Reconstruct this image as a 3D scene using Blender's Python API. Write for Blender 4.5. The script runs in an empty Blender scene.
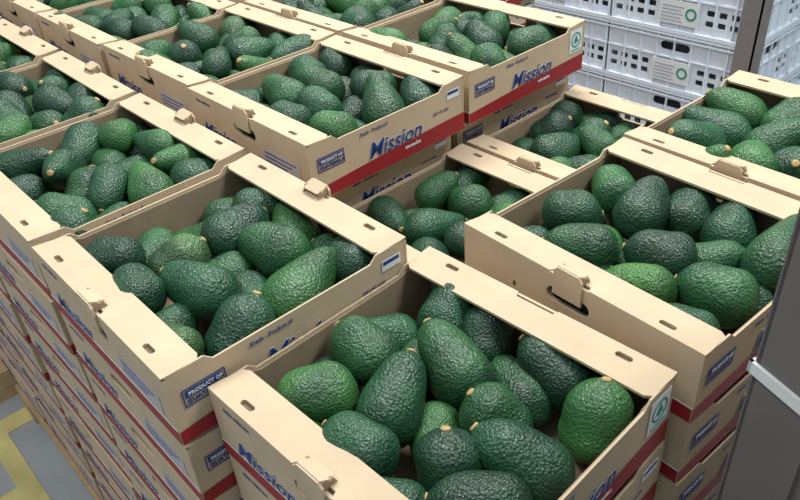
import bpy, bmesh, math, random
import numpy as np
from mathutils import Matrix, Vector
random.seed(7); rng=np.random.RandomState(5)
W,L,H=.41,.40,.117
Z0=1.9  # eye height above floor
col=bpy.context.collection

# ------------------------------------------------------------ materials
def newmat(name):
    m=bpy.data.materials.new(name);m.use_nodes=True
    nt=m.node_tree;b=nt.nodes['Principled BSDF'];return m,nt,b
def flat(name,c,rough=.7,var=.08,scale=30,bump=0.,spec=.3):
    m,nt,b=newmat(name)
    tc=nt.nodes.new('ShaderNodeTexCoord');n=nt.nodes.new('ShaderNodeTexNoise');n.inputs['Scale'].default_value=scale;n.inputs['Detail'].default_value=5
    nt.links.new(tc.outputs['Object'],n.inputs['Vector'])
    r=nt.nodes.new('ShaderNodeValToRGB')
    r.color_ramp.elements[0].position=.3;r.color_ramp.elements[1].position=.7
    r.color_ramp.elements[0].color=tuple(x*(1-var) for x in c)+(1,);r.color_ramp.elements[1].color=tuple(min(1,x*(1+var)) for x in c)+(1,)
    nt.links.new(n.outputs['Fac'],r.inputs['Fac']);nt.links.new(r.outputs['Color'],b.inputs['Base Color'])
    b.inputs['Roughness'].default_value=rough;b.inputs['Specular IOR Level'].default_value=spec
    if bump:
        bu=nt.nodes.new('ShaderNodeBump');bu.inputs['Strength'].default_value=bump;bu.inputs['Distance'].default_value=.002
        nt.links.new(n.outputs['Fac'],bu.inputs['Height']);nt.links.new(bu.outputs['Normal'],b.inputs['Normal'])
    return m
M_card=flat('cardboard',(.54,.42,.285),.75,.08,14,.05)
M_card_shaded=flat('cardboard_inner_shaded',(.31,.23,.15),.85,.08,20,.1)  # same card, darkened: the shade inside the boxes is put into its colour
M_red=flat('red_print',(.31,.020,.026),.5,.1,10)
M_blue=flat('blue_print',(.02,.05,.22),.5,.05,10)
M_white=flat('white_label',(.74,.76,.76),.5,.03,10)
M_green=flat('green_print',(.02,.25,.20),.5,.05,10)
M_lav=flat('pale_blue_print',(.46,.43,.44),.6,.06,10)
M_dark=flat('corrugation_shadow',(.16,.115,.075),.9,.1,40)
MATS=[M_card,M_card_shaded,M_red,M_blue,M_white,M_green,M_lav,M_dark]
CARD,CARD_SHADED,RED,BLUE,WHITE,GREEN,LAV,DARK=range(8)

def avo_mat():
    m,nt,b=newmat('avocado_skin')
    N=nt.nodes.new;K=nt.links.new
    tc=N('ShaderNodeTexCoord');oi=N('ShaderNodeObjectInfo')
    add=N('ShaderNodeVectorMath');add.operation='ADD'
    sc=N('ShaderNodeMath');sc.operation='MULTIPLY';sc.inputs[1].default_value=7.
    K(oi.outputs['Random'],sc.inputs[0]);K(tc.outputs['Object'],add.inputs[0]);K(sc.outputs[0],add.inputs[1])
    v=N('ShaderNodeTexVoronoi');v.inputs['Scale'].default_value=290;K(add.outputs[0],v.inputs['Vector'])
    n=N('ShaderNodeTexNoise');n.inputs['Scale'].default_value=150;n.inputs['Detail'].default_value=3;K(add.outputs[0],n.inputs['Vector'])
    n2=N('ShaderNodeTexNoise');n2.inputs['Scale'].default_value=18;n2.inputs['Detail'].default_value=5;K(add.outputs[0],n2.inputs['Vector'])
    r=N('ShaderNodeValToRGB');e=r.color_ramp.elements
    e[0].position=.3;e[0].color=(.006,.034,.018,1);e[1].position=.75;e[1].color=(.021,.100,.040,1)
    K(n2.outputs['Fac'],r.inputs['Fac'])
    mu=N('ShaderNodeMix');mu.data_type='RGBA';mu.blend_type='MULTIPLY';mu.inputs['Factor'].default_value=1
    K(r.outputs['Color'],mu.inputs['A']);K(oi.outputs['Color'],mu.inputs['B'])
    v2=N('ShaderNodeTexVoronoi');v2.inputs['Scale'].default_value=330;K(add.outputs[0],v2.inputs['Vector'])
    r3=N('ShaderNodeValToRGB');e=r3.color_ramp.elements;e[0].position=.10;e[0].color=(1,1,1,1);e[1].position=.28;e[1].color=(0,0,0,1)
    K(v2.outputs['Distance'],r3.inputs['Fac'])
    f=N('ShaderNodeMath');f.operation='MULTIPLY';f.inputs[1].default_value=.42;K(r3.outputs['Color'],f.inputs[0])
    mx=N('ShaderNodeMix');mx.data_type='RGBA';mx.inputs['B'].default_value=(.13,.26,.11,1)
    K(f.outputs[0],mx.inputs['Factor']);K(mu.outputs['Result'],mx.inputs['A']);K(mx.outputs['Result'],b.inputs['Base Color'])
    h=N('ShaderNodeMath');h.operation='ADD';K(v.outputs['Distance'],h.inputs[0]);K(n.outputs['Fac'],h.inputs[1])
    bu=N('ShaderNodeBump');bu.inputs['Strength'].default_value=.8;bu.inputs['Distance'].default_value=.0019
    K(h.outputs[0],bu.inputs['Height']);K(bu.outputs['Normal'],b.inputs['Normal'])
    b.inputs['Roughness'].default_value=.37;b.inputs['Specular IOR Level'].default_value=.5
    return m
M_avo=avo_mat();M_stem=flat('avocado_stem',(.48,.32,.14),.75,.3,200)

# ------------------------------------------------------------ plate helper
def curve_mesh(cu):
    o=bpy.data.objects.new('tmp',cu);col.objects.link(o)
    dg=bpy.context.evaluated_depsgraph_get();dg.update()
    me=bpy.data.meshes.new_from_object(o.evaluated_get(dg))
    bpy.data.objects.remove(o);return me
def plate(bm,outer,holes,th,M,mat):
    cu=bpy.data.curves.new('p','CURVE');cu.dimensions='2D';cu.fill_mode='BOTH';cu.extrude=th/2
    for pts in [outer]+holes:
        s=cu.splines.new('POLY');s.points.add(len(pts)-1)
        for i,(a,b) in enumerate(pts): s.points[i].co=(a,b,0,1)
        s.use_cyclic_u=True
    me=curve_mesh(cu);addmesh(bm,me,M,mat);bpy.data.meshes.remove(me);bpy.data.curves.remove(cu)
def addmesh(bm,me,M,mat):
    t=bmesh.new();t.from_mesh(me)
    bmesh.ops.transform(t,matrix=M,verts=t.verts)
    vm={}
    for v in t.verts: vm[v]=bm.verts.new(v.co)
    for f in t.faces:
        try: nf=bm.faces.new([vm[v] for v in f.verts]);nf.material_index=mat
        except ValueError: pass
    t.free()
def text(bm,body,size,M,mat,shear=0,off=0,th=.0002):
    cu=bpy.data.curves.new('t','FONT');cu.body=body;cu.size=size;cu.shear=shear;cu.offset=off;cu.extrude=th;cu.resolution_u=2
    me=curve_mesh(cu);addmesh(bm,me,M,mat);bpy.data.meshes.remove(me);bpy.data.curves.remove(cu)
def rr(cx,cy,w,h,r=None,n=4):
    r=min(w,h)/2*.98 if r is None else r
    out=[]
    for sx,sy,a0 in ((1,1,0),(-1,1,90),(-1,-1,180),(1,-1,270)):
        for k in range(n+1):
            a=math.radians(a0+90*k/n)
            out.append((cx+sx*(w/2-r)+r*math.cos(a),cy+sy*(h/2-r)+r*math.sin(a)))
    return out
def rect(x0,y0,x1,y1): return [(x0,y0),(x1,y0),(x1,y1),(x0,y1)]
T=Matrix.Translation
MXZ=Matrix(((1,0,0,0),(0,0,-1,0),(0,1,0,0),(0,0,0,1)))     # plate normal -> -y
MYZ=Matrix(((0,0,1,0),(1,0,0,0),(0,1,0,0),(0,0,0,1)))      # plate normal -> +x

def carton(name,W,tab_near,tab_far,sticker=True,endprint=True):
    bm=bmesh.new();t=.004
    plate(bm,rect(.001,.001,W-.001,L-.001),[],t,T((0,0,t/2)),CARD_SHADED)
    for y in (t/2,L-t/2):
        plate(bm,rect(0,0,W,H),[rr(W/2,H*.70,.075,.024)],t,T((0,y,0))@MXZ,CARD)
    for y in (t*1.6,L-t*1.6):
        plate(bm,rect(.006,.004,W-.006,H-.006),[rr(W/2,H*.70,.075,.024)],t*.8,T((0,y,0))@MXZ,CARD_SHADED)
    so=[(t,0),(L-t,0),(L-t,H-.001),(L-.058,H-.001),(L-.070,H-.012),(.070,H-.012),(.058,H-.001),(t,H-.001)]
    for x in (t/2,W-t/2):
        plate(bm,so,[],t*.7,T((x,0,0))@MYZ,CARD)
    si=[(.01,.004),(L-.01,.004),(L-.01,H-.012),(L-.062,H-.012),(L-.074,H-.0165),(.074,H-.0165),(.062,H-.012),(.01,H-.012)]
    for x in (t*1.35,W-t*1.35):
        plate(bm,si,[],t*.6,T((x,0,0))@MYZ,CARD_SHADED)
    for end in (0,1):
        fl=[(.0,.0),(W/2-.034,0),(W/2-.030,.009),(W/2+.030,.009),(W/2+.034,0),(W,0),(W,.012),(W-.003,.050),(W-.012,.056),(.012,.056),(.003,.050),(0,.012)]
        holes=[rr(.062,.017,.024,.009),rr(W-.062,.017,.024,.009)]
        M=T((0,0,H))@Matrix.Rotation(math.radians(-4),4,'X')
        if end: M=T((W,L,0))@Matrix.Rotation(math.pi,4,'Z')@M
        plate(bm,fl,holes,.0042,M,CARD)
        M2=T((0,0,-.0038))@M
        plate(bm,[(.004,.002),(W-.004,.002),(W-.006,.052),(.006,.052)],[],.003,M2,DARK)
        if (end==0 and tab_near) or (end==1 and tab_far):
            B=Matrix.Identity(4) if end==0 else T((W,L,0))@Matrix.Rotation(math.pi,4,'Z')
            up=[(W/2-.025,H-.03),(W/2+.025,H-.03),(W/2+.024,H+.010),(W/2+.018,H+.017),(W/2-.018,H+.017),(W/2-.024,H+.010)]
            plate(bm,up,[],.0035,B@T((0,-.0022,0))@MXZ,CARD)
            plate(bm,[(W/2-.019,0),(W/2+.019,0),(W/2+.022,.015),(W/2+.016,.022),(W/2-.016,.022),(W/2-.022,.015)],[],.0035,
                  B@T((0,-.002,H+.0165))@Matrix.Rotation(math.radians(-22),4,'X'),CARD)
            for sx in (-1,1):
                plate(bm,[(0,0),(.020,0),(.014,.013),(0,.015)],[],.003,B@T((W/2+sx*.0195,0,H))@MYZ,CARD_SHADED)
    e=.0006
    for side in (0,1):
        MS=T((W+e,0,0))@MYZ
        if side==0: MS=T((W,L,0))@Matrix.Rotation(math.pi,4,'Z')@MS
        plate(bm,[(.001,.002),(L-.001,.002),(L-.001,.040),(.24,.036),(.001,.024)],[],.0004,MS,RED)
        plate(bm,rect(.018,.056,.080,.084),[rect(.0195,.0575,.0785,.0825)],.0004,MS,BLUE)
        plate(bm,rect(.022,.070,.076,.080),[],.0004,MS,BLUE)
        text(bm,"PRODUCT OF",.0078,MS@T((.026,.0725,.0006)),WHITE,0,.0002)
        text(bm,"GUATEMALA",.0098,MS@T((.022,.0605,.0004)),BLUE,0,.0003)
        text(bm,"Mission",.046,MS@T((.135,.036,.0003)),WHITE,.3,.0010)
        text(bm,"Mission",.046,MS@T((.135,.036,.0008)),BLUE,.3,.0004)
        text(bm,"avocados",.011,MS@T((.23,.021,.0008)),WHITE,.2,.0003)
        text(bm,"Shade - Product of",.009,MS@T((.12,.090,.0006)),BLUE,0,.0001)
        if not sticker:
            text(bm,"NET WT 4 KG",.007,MS@T((L-.09,.062,.0006)),BLUE,0,.0001)
            plate(bm,rect(L-.050,.082,L-.014,.100),[],.0006,MS,WHITE)
            plate(bm,rect(L-.048,.092,L-.017,.098),[],.0006,MS@T((0,0,.0004)),BLUE)
            continue
        plate(bm,rect(L-.056,.052,L-.010,.106),[],.0006,MS,WHITE)
        circ=[(L-.033+.018*math.cos(a),.081+.018*math.sin(a)) for a in np.linspace(0,2*math.pi,25)[:-1]]
        ci2=[(L-.033+.0145*math.cos(a),.081+.0145*math.sin(a)) for a in np.linspace(0,2*math.pi,25)[:-1]]
        plate(bm,circ,[ci2],.0004,MS@T((0,0,.0006)),GREEN)
        plate(bm,[(L-.043,.074),(L-.035,.0765),(L-.0345,.071),(L-.0315,.071),(L-.031,.0765),(L-.023,.074),(L-.028,.084),(L-.033,.093),(L-.038,.084)],[],.0004,MS@T((0,0,.0006)),GREEN)
        plate(bm,rect(L-.05,.056,L-.016,.0585),[],.0004,MS@T((0,0,.0006)),GREEN)
    for end in (0,1):
        ME=T((0,-e,0))@MXZ
        if end: ME=T((W,L,0))@Matrix.Rotation(math.pi,4,'Z')@ME
        plate(bm,rect(.001,.002,W-.001,.026),[],.0004,ME,RED)
        plate(bm,rect(.001,.026,W-.001,.029),[],.0004,ME,WHITE)
        if not endprint: continue
        plate(bm,rect(W-.150,.036,W-.03,.068),[],.0004,ME,LAV)
        for k in range(3):
            plate(bm,rect(W-.142,.042+k*.009,W-.142+.07+.015*((k*7)%3),.0443+k*.009),[],.0004,ME@T((0,0,.0004)),BLUE)
        text(bm,"Mission",.040,ME@T((.04,.031,.0003)),WHITE,.3,.0009)
        text(bm,"Mission",.040,ME@T((.04,.031,.0008)),BLUE,.3,.0004)
        text(bm,"PERSEA AMERICANA",.006,ME@T((.03,.100,.0006)),BLUE,0,.0001)
    me=bpy.data.meshes.new(name);bm.to_mesh(me);bm.free()
    for m in MATS: me.materials.append(m)
    return me
C_near=carton('carton_tab',W,True,False)
C_near0=carton('carton_tab_label',W,True,False,False)
C_E=carton('carton_tab_plain_end',W,True,False,False,False)
C_both=carton('carton_tabs',W,True,True,False)
C_none=carton('carton_plain',W,False,False,False)
WF=.335
C_nF=carton('carton_narrow',WF,True,False)
C_0F=carton('carton_narrow_plain',WF,False,False)

# ------------------------------------------------------------ avocados
def avocado(name,neck,fat,ln,seed):
    r=random.Random(seed)
    prof=[(0,0),(.002,.0075),(.006,.0135),(.015,.0205*neck),(.030,.0268*neck),(.048,.032*(neck+1)/2),(.066,.0368),(.082,.0390),(.096,.0370),(.108,.030),(.116,.021),(.121,.011),(.1225,0)]
    xs=[p[0] for p in prof];rs=[p[1] for p in prof]
    nr,ns=32,36
    bm=bmesh.new();rings=[]
    ts=[.5-.5*math.cos(math.pi*i/(nr)) for i in range(1,nr)]
    def R(x):
        return (np.interp(x-.004,xs,rs)+2*np.interp(x,xs,rs)+np.interp(x+.004,xs,rs))/4
    ph=[r.uniform(0,6.3) for _ in range(6)]
    bend=r.uniform(-.005,.005)
    def co(t,a):
        x=t*.1225;rad=R(x)*fat
        rad*=1+.022*math.sin(2*a+ph[0]+t*4)+.016*math.sin(3*a+ph[1]-t*7)+.009*math.sin(5*a+ph[2]+9*t)
        rad*=1+.007*math.sin(11*a+ph[3]+25*t)*math.sin(t*31+ph[4])
        return ((x-.068)*ln,rad*math.cos(a)+bend*(1-t)**2*2,rad*math.sin(a))
    for t in ts:
        rings.append([bm.verts.new(co(t,2*math.pi*j/ns)) for j in range(ns)])
    p0=bm.verts.new(((-.068+.0015)*ln,bend*2,0));p1=bm.verts.new(((.1225-.068)*ln,0,0))
    for j in range(ns):
        k=(j+1)%ns
        bm.faces.new((p0,rings[0][k],rings[0][j]));bm.faces.new((p1,rings[-1][j],rings[-1][k]))
        for i in range(len(rings)-1): bm.faces.new((rings[i][j],rings[i][k],rings[i+1][k],rings[i+1][j]))
    st=[]
    for (x,rad) in ((-.0665,.0056),(-.0688,.0058),(-.0696,.0040)):
        st.append([bm.verts.new((x*ln+.0006,bend*2+rad*(1+.14*math.sin(3*j))*math.cos(2*math.pi*j/12),rad*math.sin(2*math.pi*j/12))) for j in range(12)])
    for j in range(12):
        k=(j+1)%12
        for i in range(2):
            f=bm.faces.new((st[i][j],st[i][k],st[i+1][k],st[i+1][j]));f.material_index=1
    f=bm.faces.new(st[2]);f.material_index=1
    bmesh.ops.recalc_face_normals(bm,faces=bm.faces)
    for f in bm.faces: f.smooth=True
    me=bpy.data.meshes.new(name);bm.to_mesh(me);bm.free();me.materials.append(M_avo);me.materials.append(M_stem)
    return me
AV=[avocado('avo_a',1.05,1.0,.99,1),avocado('avo_b',1.25,1.05,.88,2),avocado('avo_c',.93,.98,1.08,3),avocado('avo_d',1.30,1.07,.84,4),avocado('avo_e',1.15,1.02,.95,5)]
TINT={'n':(1,1,1),'d':(.7,.66,.78),'l':(2.3,1.75,1.1),'g':(3.0,2.1,1.0),'b':(3.2,1.55,1.3),'m':(1.5,1.32,1.05)}

def pack(Wb,explicit,depth=0.,seed=0):
    """explicit: (u,v,angle,tilt,scale,variant,tint) -> fruit list after separation"""
    r=random.Random(seed);items=[]
    tn=lambda:TINT[r.choice('nnnddmmmmlnn'+'lb'[r.random()<.3])]
    for e in explicit: items.append(dict(p=[e[0],e[1],H-.040-depth],a=math.radians(e[2]),t=math.radians(e[3]),s=e[4],m=e[5],k=.15,c=TINT[e[6]]))
    def far(x,y,d):
        return all((i['p'][0]-x)**2+(i['p'][1]-y)**2>d*d for i in items)
    if not explicit:
        for _ in range(700):
            x,y=r.uniform(.045,Wb-.045),r.uniform(.045,L-.045)
            if far(x,y,.076): items.append(dict(p=[x,y,H-.036-depth-r.uniform(0,.014)],a=r.uniform(0,6.28),t=math.radians(r.uniform(-25,55)),s=r.uniform(.86,1.14),m=r.randrange(5),k=.5,c=tn()))
    for _ in range(600):
        x,y=r.uniform(.042,Wb-.042),r.uniform(.042,L-.042)
        if far(x,y,.060): items.append(dict(p=[x,y,H-.066-depth*.5],a=r.uniform(0,6.28),t=math.radians(r.uniform(-10,25)),s=r.uniform(.9,1.02),m=r.randrange(5),k=1.,c=tn()))
    def sph(i):
        ca,sa=math.cos(i['a']),math.sin(i['a']);ct,stt=math.cos(i['t']),math.sin(i['t']);s=i['s'];x,y,z=i['p']
        out=[]
        for (d,rad) in ((.020,.036),(-.006,.032),(-.034,.024)):
            out.append((x+ca*ct*d*s,y+sa*ct*d*s,z-stt*d*s,rad*s))
        return out
    for it in range(50):
        S=[sph(i) for i in items]
        for a in range(len(items)):
            for b in range(a+1,len(items)):
                A,B=items[a],items[b]
                if abs(A['p'][0]-B['p'][0])>.13 or abs(A['p'][1]-B['p'][1])>.13: continue
                best=0;bd=None
                for s1 in S[a]:
                    for s2 in S[b]:
                        dx,dy,dz=s2[0]-s1[0],s2[1]-s1[1],s2[2]-s1[2]
                        d=math.sqrt(dx*dx+dy*dy+dz*dz)+1e-9;ov=s1[3]+s2[3]-d
                        if ov>best: best=ov;bd=(dx/d,dy/d,dz/d)
                if bd:
                    ka,kb=A['k'],B['k'];sm=ka+kb
                    for j in range(3):
                        A['p'][j]-=bd[j]*best*.5*ka/sm*1.0;B['p'][j]+=bd[j]*best*.5*kb/sm*1.0
        for i in items:
            for (x,y,z,rad) in sph(i):
                rad*=1.06
                if x-rad<.008: i['p'][0]+=.008-(x-rad)
                if x+rad>Wb-.008: i['p'][0]-=x+rad-(Wb-.008)
                if y-rad<.010: i['p'][1]+=.010-(y-rad)
                if y+rad>L-.010: i['p'][1]-=y+rad-(L-.010)
                if z-rad<.005: i['p'][2]+=.005-(z-rad)
                if z+rad>H+.006: i['p'][2]-=(z+rad-(H+.006))*.6
                if (y<.058 or y>L-.058) and z+rad>H-.012: i['p'][2]-=z+rad-(H-.012)
    return items

nb=[0]
def box(ox,oy,top,yaw=0,me=None,explicit=(),depth=0.,Wb=W,layers=9,step=.1205,under=None,jit=.003,udx=0):
    nb[0]+=1;me=me or C_near0
    P=bpy.data.objects.new('avocado_box',None);col.objects.link(P);P.empty_display_size=.05
    P.location=(ox,oy,Z0+top-H);P.rotation_euler=(0,0,math.radians(yaw))
    c=bpy.data.objects.new('carton',me);col.objects.link(c);c.parent=P
    for i in pack(Wb,list(explicit),depth,nb[0]*13):
        o=bpy.data.objects.new('avocado',AV[i['m']]);col.objects.link(o);o.parent=P
        j=random.uniform(.88,1.15);o.color=tuple(x*j for x in i['c'])+(1,)
        o.matrix_local=T(Vector(i['p']))@Matrix.Rotation(i['a'],4,'Z')@Matrix.Rotation(i['t'],4,'Y')@Matrix.Rotation(random.uniform(0,6.28),4,'X')@Matrix.Scale(i['s'],4)
    if layers:
        S=bpy.data.objects.new('cardboard_box_stack',None);col.objects.link(S);S.empty_display_size=.05
        S.location=(ox,oy,0);S.rotation_euler=(0,0,math.radians(yaw))
        um=under or C_none
        for k in range(1,layers+1):
            z=Z0+top-H-k*step
            if z<.119: break
            o=bpy.data.objects.new('stacked_carton',um);col.objects.link(o);o.parent=S
            o.location=(random.uniform(-jit,jit)+udx,random.uniform(-jit,jit),z)
            o.rotation_euler=(0,0,math.radians(random.uniform(-.25,.25)))

# u,v,angle(stem->base),tilt(stem up),scale,variant,tint
EA=[(.091,.102,61,5,1.0,1,'l'),(.064,.213,5,20,.98,1,'m'),(.077,.337,-80,20,.95,3,'n'),(.162,.167,-70,25,1.10,0,'n'),(.173,.254,-19,20,1.13,0,'m'),
(.180,.353,-53,40,1.0,3,'d'),(.278,.340,-2,20,1.05,4,'d'),(.284,.237,25,45,.98,3,'m'),(.355,.314,-61,70,1.06,3,'l'),(.271,.133,-48,65,1.06,3,'d'),
(.363,.222,9,30,1.12,4,'n'),(.195,.075,9,10,.95,1,'n'),(.347,.120,32,10,1.0,4,'d'),(.285,.050,35,10,.95,1,'n')]
EB=[(.092,.107,41,5,.9,1,'d'),(.152,.168,-104,35,.95,3,'b'),(.200,.084,-7,10,.9,1,'n'),(.268,.141,21,10,1.1,0,'n'),(.156,.257,-77,10,1.1,4,'d'),
(.097,.343,-118,5,.95,1,'n'),(.202,.350,-23,20,1.1,0,'l'),(.255,.250,8,10,1.12,4,'m'),(.346,.135,-80,50,1.10,1,'n'),(.358,.240,-73,15,1.2,2,'l'),
(.359,.339,-18,0,.95,1,'d'),(.314,.070,10,0,.85,3,'b')]
EE=[(.055,.310,-42,5,.98,1,'m'),(.065,.170,-133,5,.95,3,'n'),(.120,.260,-69,15,1.1,0,'d'),(.181,.315,-70,15,1.05,1,'d'),(.262,.315,-70,10,1.05,0,'n'),
(.148,.118,23,5,1.0,4,'m'),(.230,.195,22,5,1.0,1,'d'),(.254,.100,16,0,.95,4,'g'),(.329,.165,13,5,1.05,1,'m'),(.345,.295,-86,10,1.2,2,'m'),
(.345,.070,5,0,.9,1,'n')]
ECc=[(.055,.262,-13,10,1.0,1,'n'),(.129,.152,-3,10,1.1,0,'m'),(.062,.340,-6,10,.95,3,'d'),(.155,.245,9,10,1.0,4,'m'),(.164,.350,-1,5,1.05,1,'n'),
(.318,.245,-36,20,1.2,2,'m'),(.329,.330,-29,15,1.12,4,'d'),(.240,.160,-2,15,1.0,1,'n'),(.345,.120,14,0,.95,1,'l'),(.245,.080,4,5,.95,3,'n'),(.25,.31,40,10,1.,1,'n')]

box(-.668,.239,-.650,1.53,C_near,EA,layers=8)                 # front
box(-1.088,.191,-.608,0,C_both,EB)                            # centre left
box(-1.520,.191,-.608,.3,C_both,depth=.004)
box(-1.955,.191,-.608,-.4,C_both,depth=.002)
box(-2.385,.191,-.608,0,C_both)
box(-2.815,.191,-.608,.4,C_both)
TC=-.578
box(-1.390,.640,TC,0,C_near0,ECc,layers=9,udx=-.035)
box(-1.812,.645,TC,.4,udx=-.035)
box(-2.235,.640,TC,-.3,udx=-.035)
box(-2.660,.640,TC,0,udx=-.035)
box(-3.085,.640,TC,0,udx=-.035)
box(-1.395,1.062,TC,0,C_near,udx=-.035)
box(-1.820,1.060,TC,.3,udx=-.035)
box(-2.245,1.065,TC,-.3,udx=-.035)
box(-2.670,1.060,TC,0,udx=-.035)
box(-3.095,1.060,TC,0,udx=-.035)
for k in range(4): box(-1.85-.425*k,1.485,TC,0,udx=-.02)
TF=-.745
box(-1.004,.657,TF,0,C_nF,layers=8,Wb=WF,under=C_0F)
box(-1.002,1.070,TF,0,C_nF,layers=8,Wb=WF,under=C_0F)
TE=-.628
box(-.660,.697,TE,-3.2,C_E,EE)
box(-.645,1.108,TE,-2.6,C_near0)

# ------------------------------------------------------------ generic box helper
def slab(bm,x0,y0,z0,x1,y1,z1,mat=0):
    r=bmesh.ops.create_cube(bm,size=1,matrix=T(((x0+x1)/2,(y0+y1)/2,(z0+z1)/2))@Matrix.Diagonal((x1-x0,y1-y0,z1-z0,1)))
    fs={f for v in r['verts'] for f in v.link_faces}
    for f in fs: f.material_index=mat
def mesh_obj(name,bm,mats,parent=None):
    me=bpy.data.meshes.new(name);bm.to_mesh(me);bm.free()
    for m in mats: me.materials.append(m)
    o=bpy.data.objects.new(name,me);col.objects.link(o)
    if parent: o.parent=parent
    return o
M_wood=flat('pallet_wood',(.50,.34,.19),.8,.2,9,.3)
def pallet(x0,y0,x1,y1):
    bm=bmesh.new();n=max(3,int((y1-y0)/.14))
    for i in range(n):
        a=y0+(y1-y0-.1)*i/(n-1);slab(bm,x0,a,.098,x1,a+.1,.118)
    for i in range(3):
        a=x0+(x1-x0-.1)*i/2;slab(bm,a,y0,.02,a+.1,y1,.098);slab(bm,a,y0,.0,a+.1,y1,.02)
    mesh_obj('wooden_pallet',bm,[M_wood])
pallet(-2.35,.185,-.68,.60);pallet(-3.3,.10,-2.45,.6);pallet(-3.2,.66,-1.05,1.9);pallet(-1.02,.66,-.67,1.48);pallet(-.65,.66,-.2,1.5);pallet(-.67,.22,-.25,.64)

# ------------------------------------------------------------ floor, walls
M_floor=flat('concrete_floor',(.37,.39,.40),.45,.12,3,.05)
M_yel=flat('yellow_floor_paint',(.68,.58,.24),.6,.25,6)
M_wall=flat('warehouse_wall',(.55,.57,.58),.8,.05,2)
bm=bmesh.new();slab(bm,-9,-4,-.1,5,9,0);mesh_obj('floor',bm,[M_floor])
bm=bmesh.new()
slab(bm,-4.5,.035,.0,1,.095,.003)
slab(bm,-2.36,.095,.0,-2.28,.4,.003);slab(bm,-2.02,-1.4,.0,-1.94,.035,.003)
slab(bm,-4.5,5.2,.0,3,5.3,.003);slab(bm,-.35,2.0,.0,-.25,5.2,.003)
mesh_obj('floor_marking',bm,[M_yel])
bm=bmesh.new();slab(bm,-9,9,0,5,9.1,5);mesh_obj('wall_back',bm,[M_wall])
bm=bmesh.new();slab(bm,-9.1,-4,0,-9,9,5);mesh_obj('wall_left',bm,[M_wall])

# ------------------------------------------------------------ plastic crates
M_cr=flat('white_plastic',(.74,.80,.88),.35,.03,5)
M_post=flat('grey_corner_board',(.21,.19,.18),.8,.1,10)
def crate():
    bm=bmesh.new();w,l,h=.60,.40,.235
    def holes(n,a):
        hs=[]
        for i in range(n):
            for z in (.060,.100):
                if a/2-.10<(i+.5)*a/n<a/2+.10 : continue
                hs.append(rr((i+.5)*a/n,z,a/n*.62,.022,.004,2))
        hs.append(rr(a/2,h-.052,.13,.034));return hs
    for y,s in ((.006,0),(l-.006,1)):
        plate(bm,rect(0,0.01,w,h),holes(12,w),.004,T((0,y,0))@MXZ,0)
    for x in (.006,w-.006):
        plate(bm,rect(0,.01,l,h),holes(8,l),.004,T((x,0,0))@MYZ,0)
    slab(bm,.006,.006,.006,w-.006,l-.006,.012)
    for z in (.0,.135,h-.022,h-.006):
        d=.008 if z in(.135,) else .014
        tz=.016 if z<.01 else (.006 if z<h-.01 else .008)
        slab(bm,-.008,-d+.004,z,w+.008,.004,z+tz);slab(bm,-.008,l-.004,z,w+.008,l+d-.004,z+tz)
        slab(bm,-d+.004,-.008,z,.004,l+.008,z+tz);slab(bm,w-.004,-.008,z,w+d-.004,l+.008,z+tz)
    for i in range(9):
        x=i*w/8;slab(bm,x-.003,-.006,.012,x+.003,.004,h)
        if i<=6:
            y=i*l/6;slab(bm,w-.004,y-.003,.012,w+.006,y+.003,h)
    slab(bm,w/2-.085,-.0085,.038,w/2+.085,-.0065,.13,1)
    ME=T((0,-.0095,0))@MXZ
    for k in range(5): plate(bm,rect(w/2-.075,.05+k*.014,w/2+.02-.01*(k%2),.0515+k*.014),[],.0005,ME,3)
    circ=lambda R:[(w/2+.052+R*math.cos(a),.085+R*math.sin(a)) for a in np.linspace(0,2*math.pi,21)[:-1]]
    plate(bm,circ(.024),[circ(.016)],.0005,ME,2)
    me=bpy.data.meshes.new('crate');bm.to_mesh(me);bm.free()
    for m in (M_cr,M_white,M_green,M_blue): me.materials.append(m)
    return me
CR=crate()
S=bpy.data.objects.new('plastic_crate_stack',None);col.objects.link(S)
S.location=(-1.115,2.76,0)
for i in range(3):
    for j in range(2):
        for k in range(7):
            o=bpy.data.objects.new('crate',CR);col.objects.link(o);o.parent=S;o.location=(-.62*(i+1)+.01,.42*j,.12+k*.24)
bm=bmesh.new();slab(bm,-.06,-.014,.1,.012,-.008,1.9);slab(bm,.006,-.014,.1,.012,.07,1.9);o=mesh_obj('corner_board',bm,[M_post],S)
bm=bmesh.new()
for i in range(6): slab(bm,-1.86,.15*i,.09,.0,.15*i+.1,.115)
for i in range(3): slab(bm,-1.86+i*.88,0,0,-1.76+i*.88,.85,.09)
mesh_obj('crate_pallet',bm,[M_wood],S)

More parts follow.
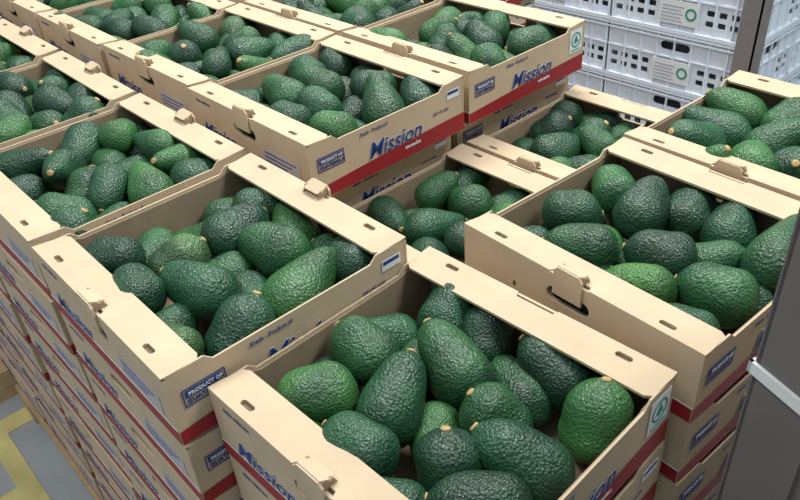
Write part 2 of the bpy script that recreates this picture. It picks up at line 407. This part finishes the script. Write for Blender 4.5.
# ------------------------------------------------------------ tall wrapped carton pallet at right
M_gb=flat('grey_brown_board',(.16,.14,.13),.75,.1,6,.1)
Tt=math.radians(49.55)
G=bpy.data.objects.new('strapped_carton_pallet',None);col.objects.link(G)
G.location=(-.1653,.5976,0);G.rotation_euler=(0,0,math.radians(-20.5))
bm=bmesh.new()
for k in range(3):
    slab(bm,.0,.0,.13+k*.63,1.0,.8,.13+k*.63+.625)
slab(bm,-.004,-.006,.12,.07,0,2.02);slab(bm,-.006,-.006,.12,0,.07,2.02)
mesh_obj('cartons',bm,[M_gb],G)
bm=bmesh.new()
for z in (.75,1.358):
    slab(bm,-.010,-.010,z,1.004,-.006,z+.014);slab(bm,-.010,-.010,z,-.006,.804,z+.014)
mesh_obj('strap',bm,[M_white],G)
bm=bmesh.new()
for i in range(6): slab(bm,0,.14*i,.1,1.0,.14*i+.1,.12)
for i in range(3): slab(bm,.45*i,0,0,.45*i+.1,.8,.1)
mesh_obj('pallet_base',bm,[M_wood],G)

# ------------------------------------------------------------ lights
w=bpy.data.worlds.new('w');bpy.context.scene.world=w;w.use_nodes=True
w.node_tree.nodes['Background'].inputs[0].default_value=(.82,.94,1,1);w.node_tree.nodes['Background'].inputs[1].default_value=.48
def area(x,y,z,sx,sy,p,c,tx=0,ty=0):
    l=bpy.data.lights.new('ceiling_light','AREA');l.shape='RECTANGLE';l.size=sx;l.size_y=sy;l.energy=p;l.color=c
    o=bpy.data.objects.new('ceiling_light',l);col.objects.link(o);o.location=(x,y,z)
    d=Vector((tx,ty,1.2))-o.location;o.rotation_euler=d.to_track_quat('-Z','Y').to_euler()
area(-2.4,2.4,4.2,2.0,.6,148,(1,.98,.93),-1.2,.8)
area(.5,2.0,4.2,1.6,.6,92,(.97,1,1),-.9,.8)
area(-1.4,-.6,4.2,1.8,.6,46,(1,1,1),-.9,.6)

# ------------------------------------------------------------ camera
cam=bpy.data.cameras.new('camera');cam.lens=738.3*36/800;cam.sensor_width=36;cam.clip_start=.02
co=bpy.data.objects.new('camera',cam);col.objects.link(co)
R=Matrix.Rotation(Tt,4,'Z')@Matrix.Rotation(math.radians(90-34.96),4,'X')@Matrix.Rotation(math.radians(-4.54),4,'Z')
co.matrix_world=T((0,0,Z0))@R
bpy.context.scene.camera=co
bpy.context.scene.view_settings.view_transform='Standard'
